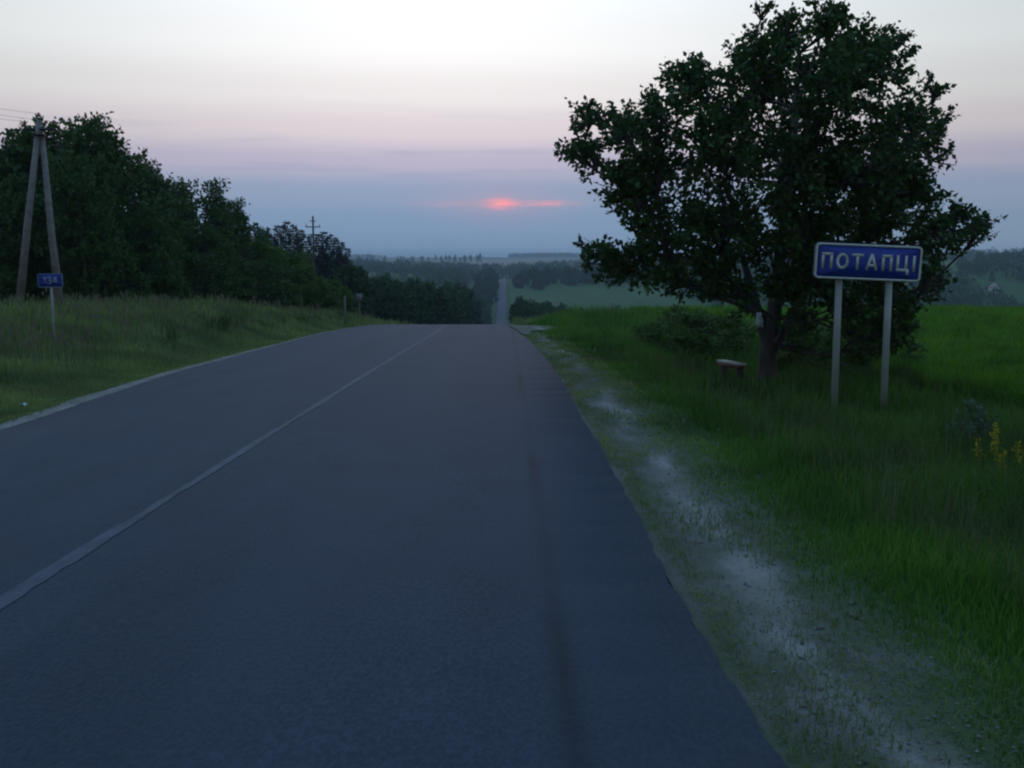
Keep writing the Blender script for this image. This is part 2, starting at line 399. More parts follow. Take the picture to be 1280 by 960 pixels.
paint(((XX > 2) & (DD > 600) & (DD < 960)) * 1.0, (.042, .095, .026))
paint(((XX < -40) & (DD > 700) & (DD < 1000)) * 1.0, (.042, .085, .030))
paint(smooth(1750, 1850, DD) * (1 - smooth(3300, 3400, DD)), (.22, .19, .13))
paint((smooth(2300, 2320, DD) * (1 - smooth(2700, 2720, DD))) * ((np.sin(XX * .004) > .1) * 1.0), (.09, .13, .05))
paint(smooth(3900, 4000, DD), (.06, .085, .05))
for px, d0, d1, w in ((583, 1300, 1430, 34), (626, 1310, 1400, 10), (1255, 1150, 1350, 60)):
    xc = (px - 633) / F * (d0 + d1) / 2
    paint(((np.abs(XX - xc) < w) & (DD > d0) & (DD < d1)) * 1.0, (.28, .27, .20))
ca = gm.color_attributes.new('field_colour', 'FLOAT_COLOR', 'POINT'); ca.data.foreach_set('color', FC.reshape(-1, 4).ravel())
gm.materials.append(M['ground'])
kind(link('ground', gm), 'structure')

# road slab with a broken edge
def strip(name, left, right, lift, rows, mat, ncol=9, thick=0, parent=None):
    l = left(rows); r = right(rows)
    t_ = np.linspace(0, 1, ncol)[None]
    X_ = l[:, None] * (1 - t_) + r[:, None] * t_; D_ = np.broadcast_to(rows[:, None], X_.shape)
    Zs = lift(X_, D_)
    n_, k = X_.shape; V = np.stack([X_, D_, Zs], -1).reshape(-1, 3); i = np.arange(n_ * k).reshape(n_, k)
    Qs = [np.stack([i[:-1, :-1], i[:-1, 1:], i[1:, 1:], i[1:, :-1]], -1).reshape(-1, 4)]
    if thick:
        for col_, fl in ((0, False), (k - 1, True)):
            a = i[:, col_]; low_ = V[a].copy(); low_[:, 2] -= thick; low_[:, 0] += -.03 if not fl else .03
            b0 = len(V); V = np.vstack([V, low_]); b = b0 + np.arange(n_)
            q = np.stack([a[:-1], a[1:], b[1:], b[:-1]], -1)
            Qs.append(q if not fl else q[:, ::-1])
    o = link(name, mesh_np(name, V, np.vstack(Qs), smooth_shade=not thick), mat, parent)
    return o
rough_e = np.interp(np.arange(-40, 1300, .3), np.arange(-40, 1300, 1.1), R.normal(0, .014, len(np.arange(-40, 1300, 1.1))))
chips = np.abs(R.normal(0, .026, 6000)) * (R.random(6000) < .35)
def chip(d, k): return np.interp(d, np.arange(6000) * .15 - 40, np.roll(chips, k))
def wob(d, k): return np.interp(d, np.arange(-40, 1300, .3), np.roll(rough_e, k))
road_rows = np.concatenate([np.arange(-40, 0, .3), np.arange(0, 30, .1), np.arange(30, 100, .3), np.arange(100, 400, 1.5), np.arange(400, 1200, 4)])
kind(strip('road', lambda d: edge_l(d) + wob(d, 0), lambda d: edge_r(d) + wob(d, 999) - chip(d, 0),
           lambda x, d: road_z(d) + .01 + .1 * smooth(100, 400, d), road_rows, M['asphalt'], 9, .1), 'structure')
lx = lambda d: -2.54 - 1.0 * smooth(30, 70, d)
kind(strip('centre_line', lambda d: lx(d) - .05 + wob(d, 50) * .9 + chip(d, 40) * .6, lambda d: lx(d) + .05 + wob(d, 70) * .9 - chip(d, 90) * .6,
           lambda x, d: road_z(d) + .014 + .1 * smooth(100, 400, d), np.concatenate([np.arange(-20, 2, .3), np.arange(2, 30, .12), np.arange(30, 110, .3)]), M['line'], 3), 'structure')
# sandy shoulders
wv = lambda d, k, a: a * (np.sin(d * 1.1 + k) + .7 * np.sin(d * 2.9 + 2 * k) + .6 * np.sin(d * .37 + k))
sh_rows = np.arange(-10, 62, .2)
kind(strip('gravel_shoulder', lambda d: edge_r(d) - .04, lambda d: edge_r(d) + 1.35 + wv(d, 1, .08) - .6 * smooth(10, 26, d),
           lambda x, d: ground_z(x, d) - .004 - .012 * smooth(0, .1, x - edge_r(d)), sh_rows, M['gravel'], 9), 'structure')
kind(strip('sand_edge', lambda d: edge_l(d) - .58 - wv(d, 4, .08) + .25 * smooth(18, 30, d), lambda d: edge_l(d) + .04,
           lambda x, d: ground_z(x, d) - .006, sh_rows, M['sand'], 6), 'structure')
# gravel track joining from the right at the brow
def tl(d): return edge_r(d) + .02
kind(strip('gravel_track', tl, lambda d: edge_r(d) + .35 + 1.9 * smooth(36, 44, d) * (1 - smooth(47, 52, d)),
           lambda x, d: ground_z(x, d) + .03, np.arange(34, 54.5, .25), M['gravel'], 14), 'structure')

# ------------------------------------------------------------------ grass
def blades(n, x, d, h, w, lean=.35, zfun=ground_z, kx=0.0, curve=.6, rng=R):
    z = zfun(x, d) - .03
    P = np.stack([x, d, z], -1); th = rng.uniform(0, 2 * math.pi, n)
    S = np.stack([np.cos(th), np.sin(th), np.zeros(n)], -1) * (w * .5)[:, None]
    ph = rng.uniform(0, 2 * math.pi, n); ln = np.abs(rng.normal(0, lean, n))
    L = np.stack([np.cos(ph) * ln + kx, np.sin(ph) * ln, np.zeros(n)], -1)
    up = np.array((0, 0, 1.))
    mid = P + (up * .55 + L * .25 * curve) * h[:, None]; tip = P + (up * (1 - .35 * ln[:, None] * curve) + L) * h[:, None]
    V = np.stack([P - S, P + S, mid + S * .8, mid - S * .8, tip], 1).reshape(-1, 3)
    b = np.arange(n)[:, None] * 5
    return V, np.hstack([b, b + 1, b + 2, b + 3]), np.hstack([b + 3, b + 2, b + 4])
def patch(name, n, x, d, h, w, mat, label, cat='grass', **k):
    V, q, t_ = blades(n, x, d, h, w, **k)
    o = link(name, mesh_np(name, V, q, t_), mat); kind(o, 'stuff'); tag(o, label, cat); return o
def clump(x, d, s):
    return .5 + .5 * np.sin(x * 1.7 * s + 2 * np.sin(d * .9 * s)) * np.sin(d * 1.1 * s + 1.7 * np.sin(x * .8 * s))
# right verge
n = 150000
d = 2.2 * (62 / 2.2) ** R.random(n); xe = edge_r(d)
x = xe + .70 - .25 * smooth(12, 26, d) + .22 * np.sin(d * .9 + 1.3 * np.sin(d * .37)) * np.sin(d * 2.3) + R.normal(0, .2, n) + np.abs(R.random(n)) ** 1.15 * np.maximum(.56 * d + 2 - xe, 2.0)
x = np.minimum(x, xe + 16)
r_ = x - xe
keep = (R.random(n) < .04 + .96 * smooth(.42, 1.15 - .3 * smooth(12, 26, d), r_)) & ~((d > 38) & (d < 52) & (r_ < .35 + 1.9 * smooth(36, 44, d) * (1 - smooth(47, 52, d)))) & ~((x > 8.6) & (d > 17))
x, d, r_ = x[keep], d[keep], r_[keep]; n = len(x)
h = (.04 + .28 * smooth(.75, 2.6, r_) + .12 * smooth(3, 6, r_)) * (.3 + .55 * clump(x, d, 1.0) + .5 * clump(x + 5, d + 2, .37)) * R.uniform(.5, 1.45, n) * (1 + .6 * smooth(22, 38, d))
h = h * (1 - .6 * np.exp(-((x - 5.7) / 1.0) ** 2 - ((d - 15.3) / 1.1) ** 2)) * (1 - .65 * np.exp(-((x - 4.75) / .8) ** 2 - ((d - 20.1) / 1.3) ** 2))
patch('verge_grass', n, x, d, h, (.004 + .0007 * d) * R.uniform(.7, 1.3, n), M['grass'], 'dark green grass of the verge around the two-post sign and bench')
# rough taller tufts
def tufts(nc, dr, xf, per, hr, wk, spread, rng):
    dc = dr[0] * (dr[1] / dr[0]) ** rng.random(nc); xc = xf(dc); hc = rng.uniform(*hr, nc)
    i_ = np.repeat(np.arange(nc), per); n_ = len(i_)
    return n_, xc[i_] + rng.normal(0, spread, n_), dc[i_] + rng.normal(0, spread, n_), hc[i_] * rng.uniform(.5, 1.15, n_), (.004 + wk * dc[i_])
rv = np.random.default_rng(31)
n, x, d, h, w = tufts(420, (5, 40), lambda d_: np.minimum(edge_r(d_) + 2.6 + rv.random(len(d_)) * np.maximum(.5 * d_ - 2.5, 1), 8.4), 38, (.35, .75), .0006, .10, rv)
k_ = ~((np.abs(x - 5.7) < 1.3) & (d > 12.5) & (d < 16)) & ~((np.abs(x - 4.6) < 1) & (d > 18) & (d < 21.3)) & (x > edge_r(d) + 1.5)
patch('rough_tufts', k_.sum(), x[k_], d[k_], h[k_], w[k_], M['grass_tuft'], 'taller rough tufts standing out of the verge grass', lean=.38, rng=rv)
n, x, d, h, w = tufts(260, (14, 70), lambda d_: edge_l(d_) - 2.5 - rv.random(len(d_)) * np.clip(.45 * d_ - 3, 2, 18), 34, (.4, .85), .0006, .14, rv)
k_ = ~((np.abs(x + 9.9) < 1.2) & (d > 17.5) & (d < 22.3)); x, d, h, w = x[k_], d[k_], h[k_], w[k_]; n = len(x)
patch('bank_tufts', n, x, d, h, w, M['grass_tuft'], 'darker tall tufts scattered over the grassy bank', lean=.3, rng=rv)
# loose stones on the shoulder
n = 2000
d = 2.3 * (26 / 2.3) ** rv.random(n); x = edge_r(d) + .08 + rv.beta(2, 2, n) * 1.0; sz_ = rv.uniform(.003, .009, n) * (1 + .9 * (rv.random(n) < .04)) * (1 + .03 * d)
oc = np.array([(1, 0, 0), (0, 1, 0), (-1, 0, 0), (0, -1, 0), (0, 0, .7), (0, 0, -.5)], float)
V = (oc[None] * rv.uniform(.6, 1.3, (n, 6, 1))) * sz_[:, None, None] + np.stack([x, d, ground_z(x, d) - .012 + sz_ * .2], -1)[:, None]
ft = np.array([(0, 1, 4), (1, 2, 4), (2, 3, 4), (3, 0, 4), (1, 0, 5), (2, 1, 5), (3, 2, 5), (0, 3, 5)])
o = link('loose_stones', mesh_np('loose_stones', V.reshape(-1, 3), None, (ft[None] + np.arange(n)[:, None, None] * 6).reshape(-1, 3)), M['stone'])
kind(o, 'stuff'); tag(o, 'small loose stones scattered along the gravel shoulder', 'stones')
# pale stalks sprinkled in it
n = 7000
d = 2.4 * (55 / 2.4) ** R.random(n); x = edge_r(d) + 1.6 + R.random(n) * np.maximum(.56 * d - 1, 1.5); k_ = (x < 8.5) & ~((d > 36) & (x < 8)); x, d = x[k_], d[k_]; n = len(x)
patch('dry_stalks', n, x, d, R.uniform(.3, .6, n) * (.6 + .6 * clump(x, d, .7)), (.0025 + .0005 * d) * np.ones(n), M['grass_dry'], 'pale dry stalks sprinkled through the verge grass by the gravel', lean=.45)
# sparse short grass creeping over the shoulder
n = 52000
d = 2.2 * (40 / 2.2) ** R.random(n); f = R.random(n); x = edge_r(d) + .03 + f * 1.15
k_ = (clump(x * 1.5, d * .6, 1.9) + .7 * clump(x * .9 + 3, d * .35, 3.1) + R.normal(0, .3, n) + .25 * smooth(.45, .9, np.abs(f - .55) * 2) > .95) | (f < .04 + .12 * clump(x, d, .8)) | (f > .88); x, d = x[k_], d[k_]; n = len(x)
patch('shoulder_grass', n, x, d, R.uniform(.014, .075, n), (.003 + .0006 * d) * np.ones(n), M['grass_left'], 'short sparse tufts creeping over the gravel shoulder', lean=.7)
# left verge
n = 150000
d = 7 * (100 / 7) ** R.random(n); xe = edge_l(d)
x = xe - .5 + .25 * smooth(18, 30, d) + R.normal(0, .12, n) - R.random(n) ** 1.2 * np.clip(.56 * d - 3.2, 1.5, 26)
l_ = xe - x
h = (.05 + .20 * smooth(.5, 2.6, l_) + .38 * smooth(2.6, 6, l_)) * (.35 + .5 * clump(x, d, .9) + .45 * clump(x + 3, d, .33)) * R.uniform(.5, 1.45, n)
h = h * (1 - .6 * np.exp(-((x + 9.9) / .9) ** 2 - ((d - 21) / 1.6) ** 2))
patch('bank_grass', n, x, d, h, (.004 + .0007 * d) * R.uniform(.7, 1.3, n), M['grass_left'], 'rough tall grass over the bank below the trees')
n = 2600
d = 12 * (85 / 12) ** R.random(n); x = edge_l(d) - 2.6 - R.random(n) * np.clip(.5 * d - 3, 2, 20)
hh = R.uniform(.5, .95, n) * (.6 + .5 * clump(x, d, .6))
V, q, t_ = blades(n, x, d, hh, (.003 + .0004 * d), lean=.15)
tips = V.reshape(-1, 5, 3)[:, 4]
w_ = (.010 + .0007 * d)[:, None]; sd_ = np.array((1., 0, 0)) * w_
hv = np.stack([tips - np.array((0, 0, .16)), tips - np.array((0, 0, .05)) + sd_, tips + np.array((.01, 0, .03)), tips - np.array((0, 0, .05)) - sd_], 1).reshape(-1, 3)
b = len(V) + np.arange(n)[:, None] * 4
o = link('seeding_grass', mesh_np('seeding_grass', np.vstack([V, hv]), np.vstack([q, np.hstack([b, b + 1, b + 2, b + 3])]), t_), M['seed'])
kind(o, 'stuff'); tag(o, 'tall stalks with pale seed heads standing over the bank', 'grass')
# crop on the right
n = 90000
d = 16 * (120 / 16) ** R.random(n); x = 8.3 + .05 * np.maximum(20 - d, 0) + R.random(n) * np.maximum(.56 * d - 6.5, 3)
h = R.uniform(.4, .85, n) * (.65 + .35 * clump(x, d, .5) + .2 * clump(x, d, 1.7))
patch('crop_field', n, x, d, h, (.012 + .0010 * d) * R.uniform(.7, 1.3, n), M['crop'], 'bright green knee-high crop filling the field behind the sign', 'crop', lean=.55, curve=1.0)
# tufts on the brow beyond the road end and down the slope
n = 30000
d = 60 * (230 / 60) ** R.random(n); sgn = R.random(n) < .5
x = np.where(sgn, edge_r(d) + .5 + R.random(n) ** 1.3 * 24, edge_l(d) - .5 - R.random(n) ** 1.3 * 20)
patch('slope_grass', n, x, d, R.uniform(.25, .7, n), (.005 + .0008 * d), M['grass_left'], 'grass on the slope beyond the brow of the road')

# ------------------------------------------------------------------ trees
def foliage(P, D, L, W, rng=R):
    n = len(P); D = unit(D); S = unit(np.cross(D, rng.normal(size=(n, 3)))); N = np.cross(D, S)
    L = np.broadcast_to(L, (n,))[:, None]; W = np.broadcast_to(W, (n,))[:, None]
    mid = P + D * L * .45 - N * W * .18
    V = np.stack([P, mid + S * W * .5, P + D * L, mid - S * W * .5], 1).reshape(-1, 3)
    return V, np.arange(n * 4).reshape(n, 4)
def bez(a, b, c, k=6):
    t_ = np.linspace(0, 1, k)[:, None]; return a * (1 - t_) ** 2 + 2 * b * t_ * (1 - t_) + c * t_ * t_
def lobed_tree(lobes, trunk, tr, leaves, L, W, rng, twigs=18, limb_r=.07, sides=7, spiky=.25, droop=.25, spread=.10):
    """trunk: polyline; lobes: (centre, radius). Returns wood mesh builder and leaf arrays"""
    wood = MB(); trunk = np.asarray(trunk, float)
    rr = np.interp(np.linspace(0, 1, len(trunk)), [0, .12, 1], [tr * 1.45, tr, tr * .35])
    wood.tube(trunk, rr, sides)
    ln = np.linalg.norm(np.diff(trunk, axis=0), axis=1); cum = np.concatenate([[0], np.cumsum(ln)])
    vol = np.array([r ** 2.3 for _, r in lobes]); share = vol / vol.sum()
    PP, DV = [], []
    fork = max(.18, min(.4, 1.1 / cum[-1]))
    ts = np.linspace(fork, 1, 14) * cum[-1]
    NP = [np.array([np.interp(t_, cum, trunk[:, i]) for i in range(3)]) for t_ in ts]
    NL = [.35 * (t_ - ts[0]) for t_ in ts]; NR = [limb_r * 1.25 * (1 - .6 * (t_ - ts[0]) / (cum[-1] - ts[0] + .01)) for t_ in ts]
    order = np.argsort([np.min(np.linalg.norm(np.array(NP) - np.asarray(c), axis=1)) for c, _ in lobes])
    for oi in order:
        (c, r), sh = lobes[oi], share[oi]
        c = np.asarray(c, float); A_ = np.array(NP)
        dist = np.linalg.norm(A_ - c, axis=1); cost = dist + .45 * np.array(NL) + 1.2 * np.maximum(A_[:, 2] - c[2] + .25 * dist, 0)
        b_ = int(np.argmin(cost)); a = A_[b_]; dl = dist[b_]
        m_ = a * .5 + c * .5 + np.array((0, 0, -.08)) * dl + rng.normal(0, .10, 3) * dl
        limb = bez(a, m_, c, 6)
        limb[1:-1] += rng.normal(0, .025, (4, 3)) * min(dl, 2)
        r0 = max(NR[b_] * .8, limb_r * .3); r1 = max(r0 * .4, limb_r * .2)
        wood.tube(limb, np.linspace(r0, r1, 6), 5, False)
        for q_ in range(1, 6): NP.append(limb[q_]); NL.append(NL[b_] + dl * q_ / 5); NR.append(r0 + (r1 - r0) * q_ / 5)
        nt_ = max(4, int(twigs * min(1.6, r ** 1.2 + .4))); nl = max(2, int(leaves * sh / nt_))
        dirs = unit(rng.normal(size=(nt_, 3))); out = unit(c - trunk[len(trunk) // 2])[None]
        dirs = unit(dirs + out * .35 + np.array((0, 0, .12)))
        for dv in dirs:
            e = c + dv * r * (rng.uniform(.62, 1.05) + (rng.random() < spiky) * rng.uniform(.1, .35))
            s_ = limb[rng.integers(3, 6)]
            tw = bez(s_, (s_ + e) / 2 + rng.normal(0, .12 * r, 3), e, 4)
            wood.tube(tw, np.linspace(limb_r * .28, limb_r * .06, 4), 3, False)
            tt = rng.uniform(.2, 1.0, nl) ** .6
            k = np.clip(tt * 3, 0, 2.999).astype(int); fr = (tt * 3 - k)[:, None]
            p_ = tw[k] * (1 - fr) + tw[k + 1] * fr
            PP.append(p_ + rng.normal(0, spread * r + .02, (nl, 3)) * (1.15 - .5 * tt[:, None]))
            DV.append(unit(e - s_)[None] * .6 + rng.normal(0, .7, (nl, 3)) + np.array((0, 0, -droop)))
    P = np.vstack(PP); D = np.vstack(DV)
    return wood, P, D
def crown_mesh(name, P, D, L, W, rng):
    s_ = rng.uniform(.45, 1.0, len(P)) ** .8 * 1.35; V, q = foliage(P, D, L * s_, W * s_, rng); return mesh_np(name, V, q)

# --- the big tree beside the road
rt = np.random.default_rng(5)
TD = 19.6
tb = at(957, 485, TD); tb[2] = float(ground_z(tb[0], TD)) - .05
circ = [(985, 45, 40), (1030, 40, 42), (958, 18, 20), (1028, 14, 20), (1095, 85, 58), (1125, 58, 28), (945, 100, 62), (1045, 115, 85), (1140, 160, 52), (1158, 110, 28),
        (868, 115, 46), (848, 85, 22), (822, 150, 46), (742, 150, 30), (735, 198, 36), (775, 232, 46), (785, 165, 36), (828, 215, 58), (900, 190, 72), (990, 195, 88),
        (1085, 205, 85), (1130, 248, 55), (1205, 280, 34), (1232, 285, 20), (1162, 300, 44), (1180, 200, 22), (745, 325, 32), (785, 335, 40), (835, 300, 60), (905, 285, 78),
        (1000, 290, 80), (1080, 300, 65), (850, 345, 34), (985, 365, 50), (1060, 385, 46), (1112, 372, 44), (1165, 345, 30), (725, 305, 16), (795, 255, 40), (935, 50, 22), (1175, 165, 22), (1025, 345, 48), (1000, 398, 30), (1078, 425, 32), (1118, 415, 30), (895, 345, 40), (930, 365, 30), (868, 362, 26), (1100, 345, 44), (1010, 440, 22), (955, 125, 40), (918, 140, 36)]
lobes = []
cxm = 970
for (cx, cy, r) in circ:
    rm = r / F * TD; half = 3.7 * math.sqrt(max(.05, 1 - ((cx - cxm) / 300) ** 2)) * math.sqrt(max(.1, 1 - ((cy - 215) / 260) ** 2))
    k = 1 if r < 30 else 2
    offs = [rt.uniform(-.5, .5) * half] if k == 1 else list((np.linspace(-1, 1, k) * .72 + rt.normal(0, .12, k)) * half)
    for oy in offs:
        pnt = at(cx + rt.normal(0, 4), cy + rt.normal(0, 4), TD + oy * .9)
        lobes.append((pnt - tb, rm * (TD + oy) / TD * rt.uniform(.80, .95)))
trunk = [(0, 0, 0), (.03, 0, .25), (.02, .02, .6), (.06, .05, 1.05), (.14, .05, 1.6), (.2, .1, 2.4), (.3, .1, 3.4), (.4, .1, 4.6), (.45, .1, 5.8)]
root = empty('roadside_tree', tb)
wood, P, D = lobed_tree(lobes, trunk, .20, 60000, .1, .06, rt, twigs=19, limb_r=.085, sides=9, spiky=.22, droop=.35, spread=.075)
# second stem and root flare
wood.tube(bez(np.array((.05, .0, .75)), np.array((-.12, .1, 1.4)), np.array((-.55, .3, 2.9)), 7), np.linspace(.13, .06, 7), 7, False)
wood.tube(bez(np.array((.08, .0, .8)), np.array((.55, -.1, 1.5)), np.array((1.1, -.2, 3.0)), 7), np.linspace(.13, .06, 7), 7, False)
for a in (0.4, 1.7, 2.9, 4.1, 5.4):
    wood.tube([(.42 * math.cos(a), .42 * math.sin(a), -.06), (.2 * math.cos(a), .2 * math.sin(a), .12), (.05, 0, .5)], [.05, .09, .1], 6, False)
wood.build('trunk', M['bark'], root, True)
link('crown', crown_mesh('crown', P, D, .108, .072, rt), M['leaf'], root)
tag(root, 'large dark spreading tree with forked trunk beside the bench', 'tree')

# --- prototypes for the wood on the left and the shrubs
def proto_broadleaf(seed, H, rad_, low, leaves, L, nl, lobr=.36, twigs=10, limb=.09):
    rg = np.random.default_rng(seed); lb = []
    for i in range(nl):
        v = rg.normal(size=3); v /= np.linalg.norm(v); v *= rg.uniform(.35, .88) ** .6
        zc = low + (H - low) * .5; c = np.array((v[0] * rad_ * .78, v[1] * rad_ * .78, zc + v[2] * (H - low) * .43))
        lb.append((c, rad_ * lobr * rg.uniform(.7, 1.25)))
    tk = [(rg.normal(0, .06) * k, rg.normal(0, .06) * k, H * .8 * k / 6) for k in range(7)]; tk[0] = (0, 0, -.2)
    w_, P_, D_ = lobed_tree(lb, tk, H * .016 + .03, leaves, L, L * .6, rg, twigs=twigs, limb_r=limb * H / 11, sides=6)
    return w_.mesh('trunk', True), crown_mesh('crown', P_, D_, L, L * .62, rg)
def proto_conifer(seed, H, rad_, n, L):
    rg = np.random.default_rng(seed); w_ = MB(); w_.tube([(0, 0, -.2), (0, 0, H * .5), (0.05, 0, H)], [H * .014, H * .009, .015], 6)
    PP, DV = [], []
    tiers = int(H * 2.2)
    for i in range(tiers):
        f = i / tiers; z = H * (.08 + .92 * f); rl = rad_ * (1 - f) ** .85 * rg.uniform(.75, 1.1) + .12
        for j in range(int(9 - 4 * f)):
            a = rg.uniform(0, 2 * math.pi); e = np.array((math.cos(a) * rl, math.sin(a) * rl, z - .25 * rl + .3 * rl * f)); s_ = np.array((0, 0, z))
            w_.tube([s_, (s_ + e) / 2 + np.array((0, 0, .05 * rl)), e], [.03, .02, .008], 3, False)
            m_ = max(3, int(n / (tiers * 7) * (rl / rad_ * 1.4 + .3))); tt = rg.uniform(.1, 1, m_)[:, None]
            PP.append(s_ + (e - s_) * tt + rg.normal(0, .08, (m_, 3))); DV.append(unit(e - s_)[None] + rg.normal(0, .6, (m_, 3)) + np.array((0, 0, -.25)))
    P_ = np.vstack(PP); D_ = np.vstack(DV)
    return w_.mesh('trunk'), crown_mesh('crown', P_, D_, L, L * .35, rg)
def make_proto(name, meshes, mat, parts=('trunk', 'crown')):
    r = empty(name); link(parts[0], meshes[0], M['bark'], r); link(parts[1], meshes[1], mat, r); return r
def set_tree(o, x, d, s, rz, sz=None, sink=0):
    o.location = (x, d, float(ground_z(x, d)) - .1 - sink); o.rotation_euler = (0, 0, rz); o.scale = (s, s, sz or s)
used = {}
def plant(key, protos, x, d, s, label, cat, group=None, sz=None, rng=R, sink=0, which=None):
    i = int(rng.integers(len(protos))) if which is None else which
    k = (key, i)
    if k not in used: used[k] = True; o = protos[i]
    else: o = copy_tree(protos[i])
    set_tree(o, x, d, s, float(rng.uniform(0, 6.28)), sz, sink); tag(o, label, cat, group)
    return o
broad = [make_proto('broadleaf_tree', proto_broadleaf(20 + i, 11, 3.9, .6, 15000, .24, 40), M['leaf_forest']) for i in range(3)]
shrub = [make_proto('leafy_shrub', proto_broadleaf(40 + i, 4.4, 2.1, .1, 6500, .16, 22, .42), M['leaf_light'], ('stems', 'foliage')) for i in range(2)]
dshrub = [make_proto('dark_shrub', proto_broadleaf(50 + i, 4.4, 2.3, .1, 6500, .17, 22, .42), M['leaf_forest'], ('stems', 'foliage')) for i in range(2)]
conif = [make_proto('conifer', proto_conifer(60 + i, 12, 1.75, 5200, .30), M['needle']) for i in range(3)]
mid = [make_proto('valley_tree', proto_broadleaf(70 + i, 9, 3.4, .3, 2600, .55, 24, .4, 6), M['leaf_far']) for i in range(3)]

def fit(px, top, d, H):
    """position and vertical scale so that the tree's top stands at pixel px, top"""
    p_ = at(px, top, d); g = float(ground_z(p_[0], d)); return p_[0], (p_[2] - g) / H
G1 = 'broadleaf trees along the edge of the wood'
for px, top, d, w in ((-60, 150, 50, 1.0), (15, 146, 52, 1.0), (68, 136, 50, .95), (128, 146, 53, .95), (160, 185, 58, .95), (200, 225, 62, .9), (240, 217, 66, .95), (282, 245, 70, .8), (95, 190, 46, .75), (20, 210, 45, .75), (180, 250, 50, .7), (315, 285, 78, .75), (255, 275, 60, .65)):
    x_, s_ = fit(px, top, d, 10.4)
    o = plant('broad', broad, x_, d, w * max(s_, .62), ('tall dark broadleaf tree in the wood behind the concrete pole' if px < 170 else 'lower rounded broadleaf tree between the tall wood and the conifers'), 'tree', G1 if px < 170 else G1 + ', lower end', sz=s_)
G2 = 'shrubs along the foot of the wood'
for px, top, d in ((-10, 300, 44), (55, 305, 47), (105, 300, 45), (150, 290, 47), (195, 300, 49), (240, 310, 52), (285, 305, 55), (320, 320, 60), (355, 330, 64)):
    x_, s_ = fit(px, top, d, 4.4)
    plant('dshrub', dshrub, x_, d, max(.75, s_ * .85), 'dark leafy shrub along the foot of the wood', 'shrub', G2, sz=s_)
G3 = 'light green young trees at the end of the wood'
for px, top, d in ((335, 292, 72), (365, 305, 70), (385, 322, 66), (410, 345, 68), (425, 350, 74), (350, 345, 62)):
    x_, s_ = fit(px, top, d, 4.4)
    plant('shrub', shrub, x_, d, max(.7, s_ * .8), 'yellowish green bushy young tree where the wood ends near the brow', 'shrub', G3, sz=s_)
G4 = 'dark conifers above the wood'
for px, top, d in ((318, 276, 130), (333, 282, 138), (347, 279, 145), (357, 274, 140), (367, 278, 150), (377, 285, 147), (388, 290, 155), (398, 290, 150), (404, 287, 158), (412, 290, 150), (420, 294, 156), (427, 300, 152), (434, 308, 160), (340, 290, 128), (372, 292, 135)):
    x_, s_ = fit(px, top, d, 12.0)
    plant('conif', conif, x_, d, s_ * 1.35, 'dark pointed conifer in the stand beyond the broadleaf wood', 'tree', G4, sz=s_)
# down the slope, left of the far road
G5 = 'trees down the slope left of the far road'
for i in range(62):
    px = R.uniform(430, 616); f = (px - 430) / 190
    d = R.uniform(105, 150) + f * R.uniform(60, 300)
    x_ = (px - 633) / F * d
    if x_ > edge_l(d) - 5: x_ = edge_l(d) - R.uniform(4.5, 10)
    top = np.interp(px, [430, 470, 520, 560, 600, 625], [322, 338, 345, 350, 353, 358]) + abs(R.normal(0, 14))
    g = float(ground_z(x_, d)); H_ = float(np.clip(at((x_ / d) * F + 633, top, d)[2] - g, 5, 17)); s_ = H_ / 9
    plant('mid', mid, x_, d, s_ * R.uniform(.8, 1.1), 'dense green tree on the slope left of the far road', 'tree', G5, sz=s_)
for i in range(34):
    d = R.uniform(480, 990); x_ = float(edge_l(d)) - 3.2 - 26 * R.random() ** 1.6
    plant('mid', mid, x_, d, R.uniform(1.0, 1.5), 'distant tree in the dense belt along the far rising road', 'tree', 'trees along the far rising road', sz=R.uniform(1.1, 1.7))
G6 = 'bushes right of the far road'
for px, top, d in ((642, 372, 230), (648, 370, 260), (656, 372, 250), (663, 374, 270), (671, 378, 240), (680, 380, 260), (690, 374, 300), (698, 376, 310), (706, 380, 320), (646, 382, 190), (662, 384, 200), (650, 376, 215), (668, 376, 225), (684, 384, 210), (700, 384, 250), (676, 372, 330), (640, 378, 280)):
    x_, s_ = fit(px, top, d, 9.0); x_ = max(x_, float(edge_r(d)) + 4)
    plant('mid', mid, x_, d, max(.5, s_ * .8), 'dark rounded bush at the right side of the far road', 'tree', G6, sz=s_)
G7 = 'trees along the top of the meadow'
for i in range(46):
    px = 640 + i * 4.2 + R.normal(0, 3); d = R.uniform(840, 985); top = np.interp(px, [640, 665, 700, 740, 830], [340, 333, 334, 330, 332]) + R.normal(0, 2.5)
    x_, s_ = fit(px, top, d, 9.0); x_ = max(x_, 8)
    plant('mid', mid, x_, d, max(1.0, s_ * .8), 'bluish distant tree in the belt above the green meadow', 'tree', G7, sz=max(.9, s_ * 1.25), sink=s_ * 2.2)
for px, top, d in ((716, 374, 640), (728, 372, 660), (741, 375, 650), (757, 372, 640), (772, 374, 660), (790, 371, 650), (806, 373, 640), (822, 372, 655)):
    x_ = (px - 633) / F * d; plant('mid', mid, x_, d, R.uniform(.5, .8), 'small bush on the hedge line low on the green meadow', 'tree', 'bushes on the meadow hedge line', sz=R.uniform(.35, .6))
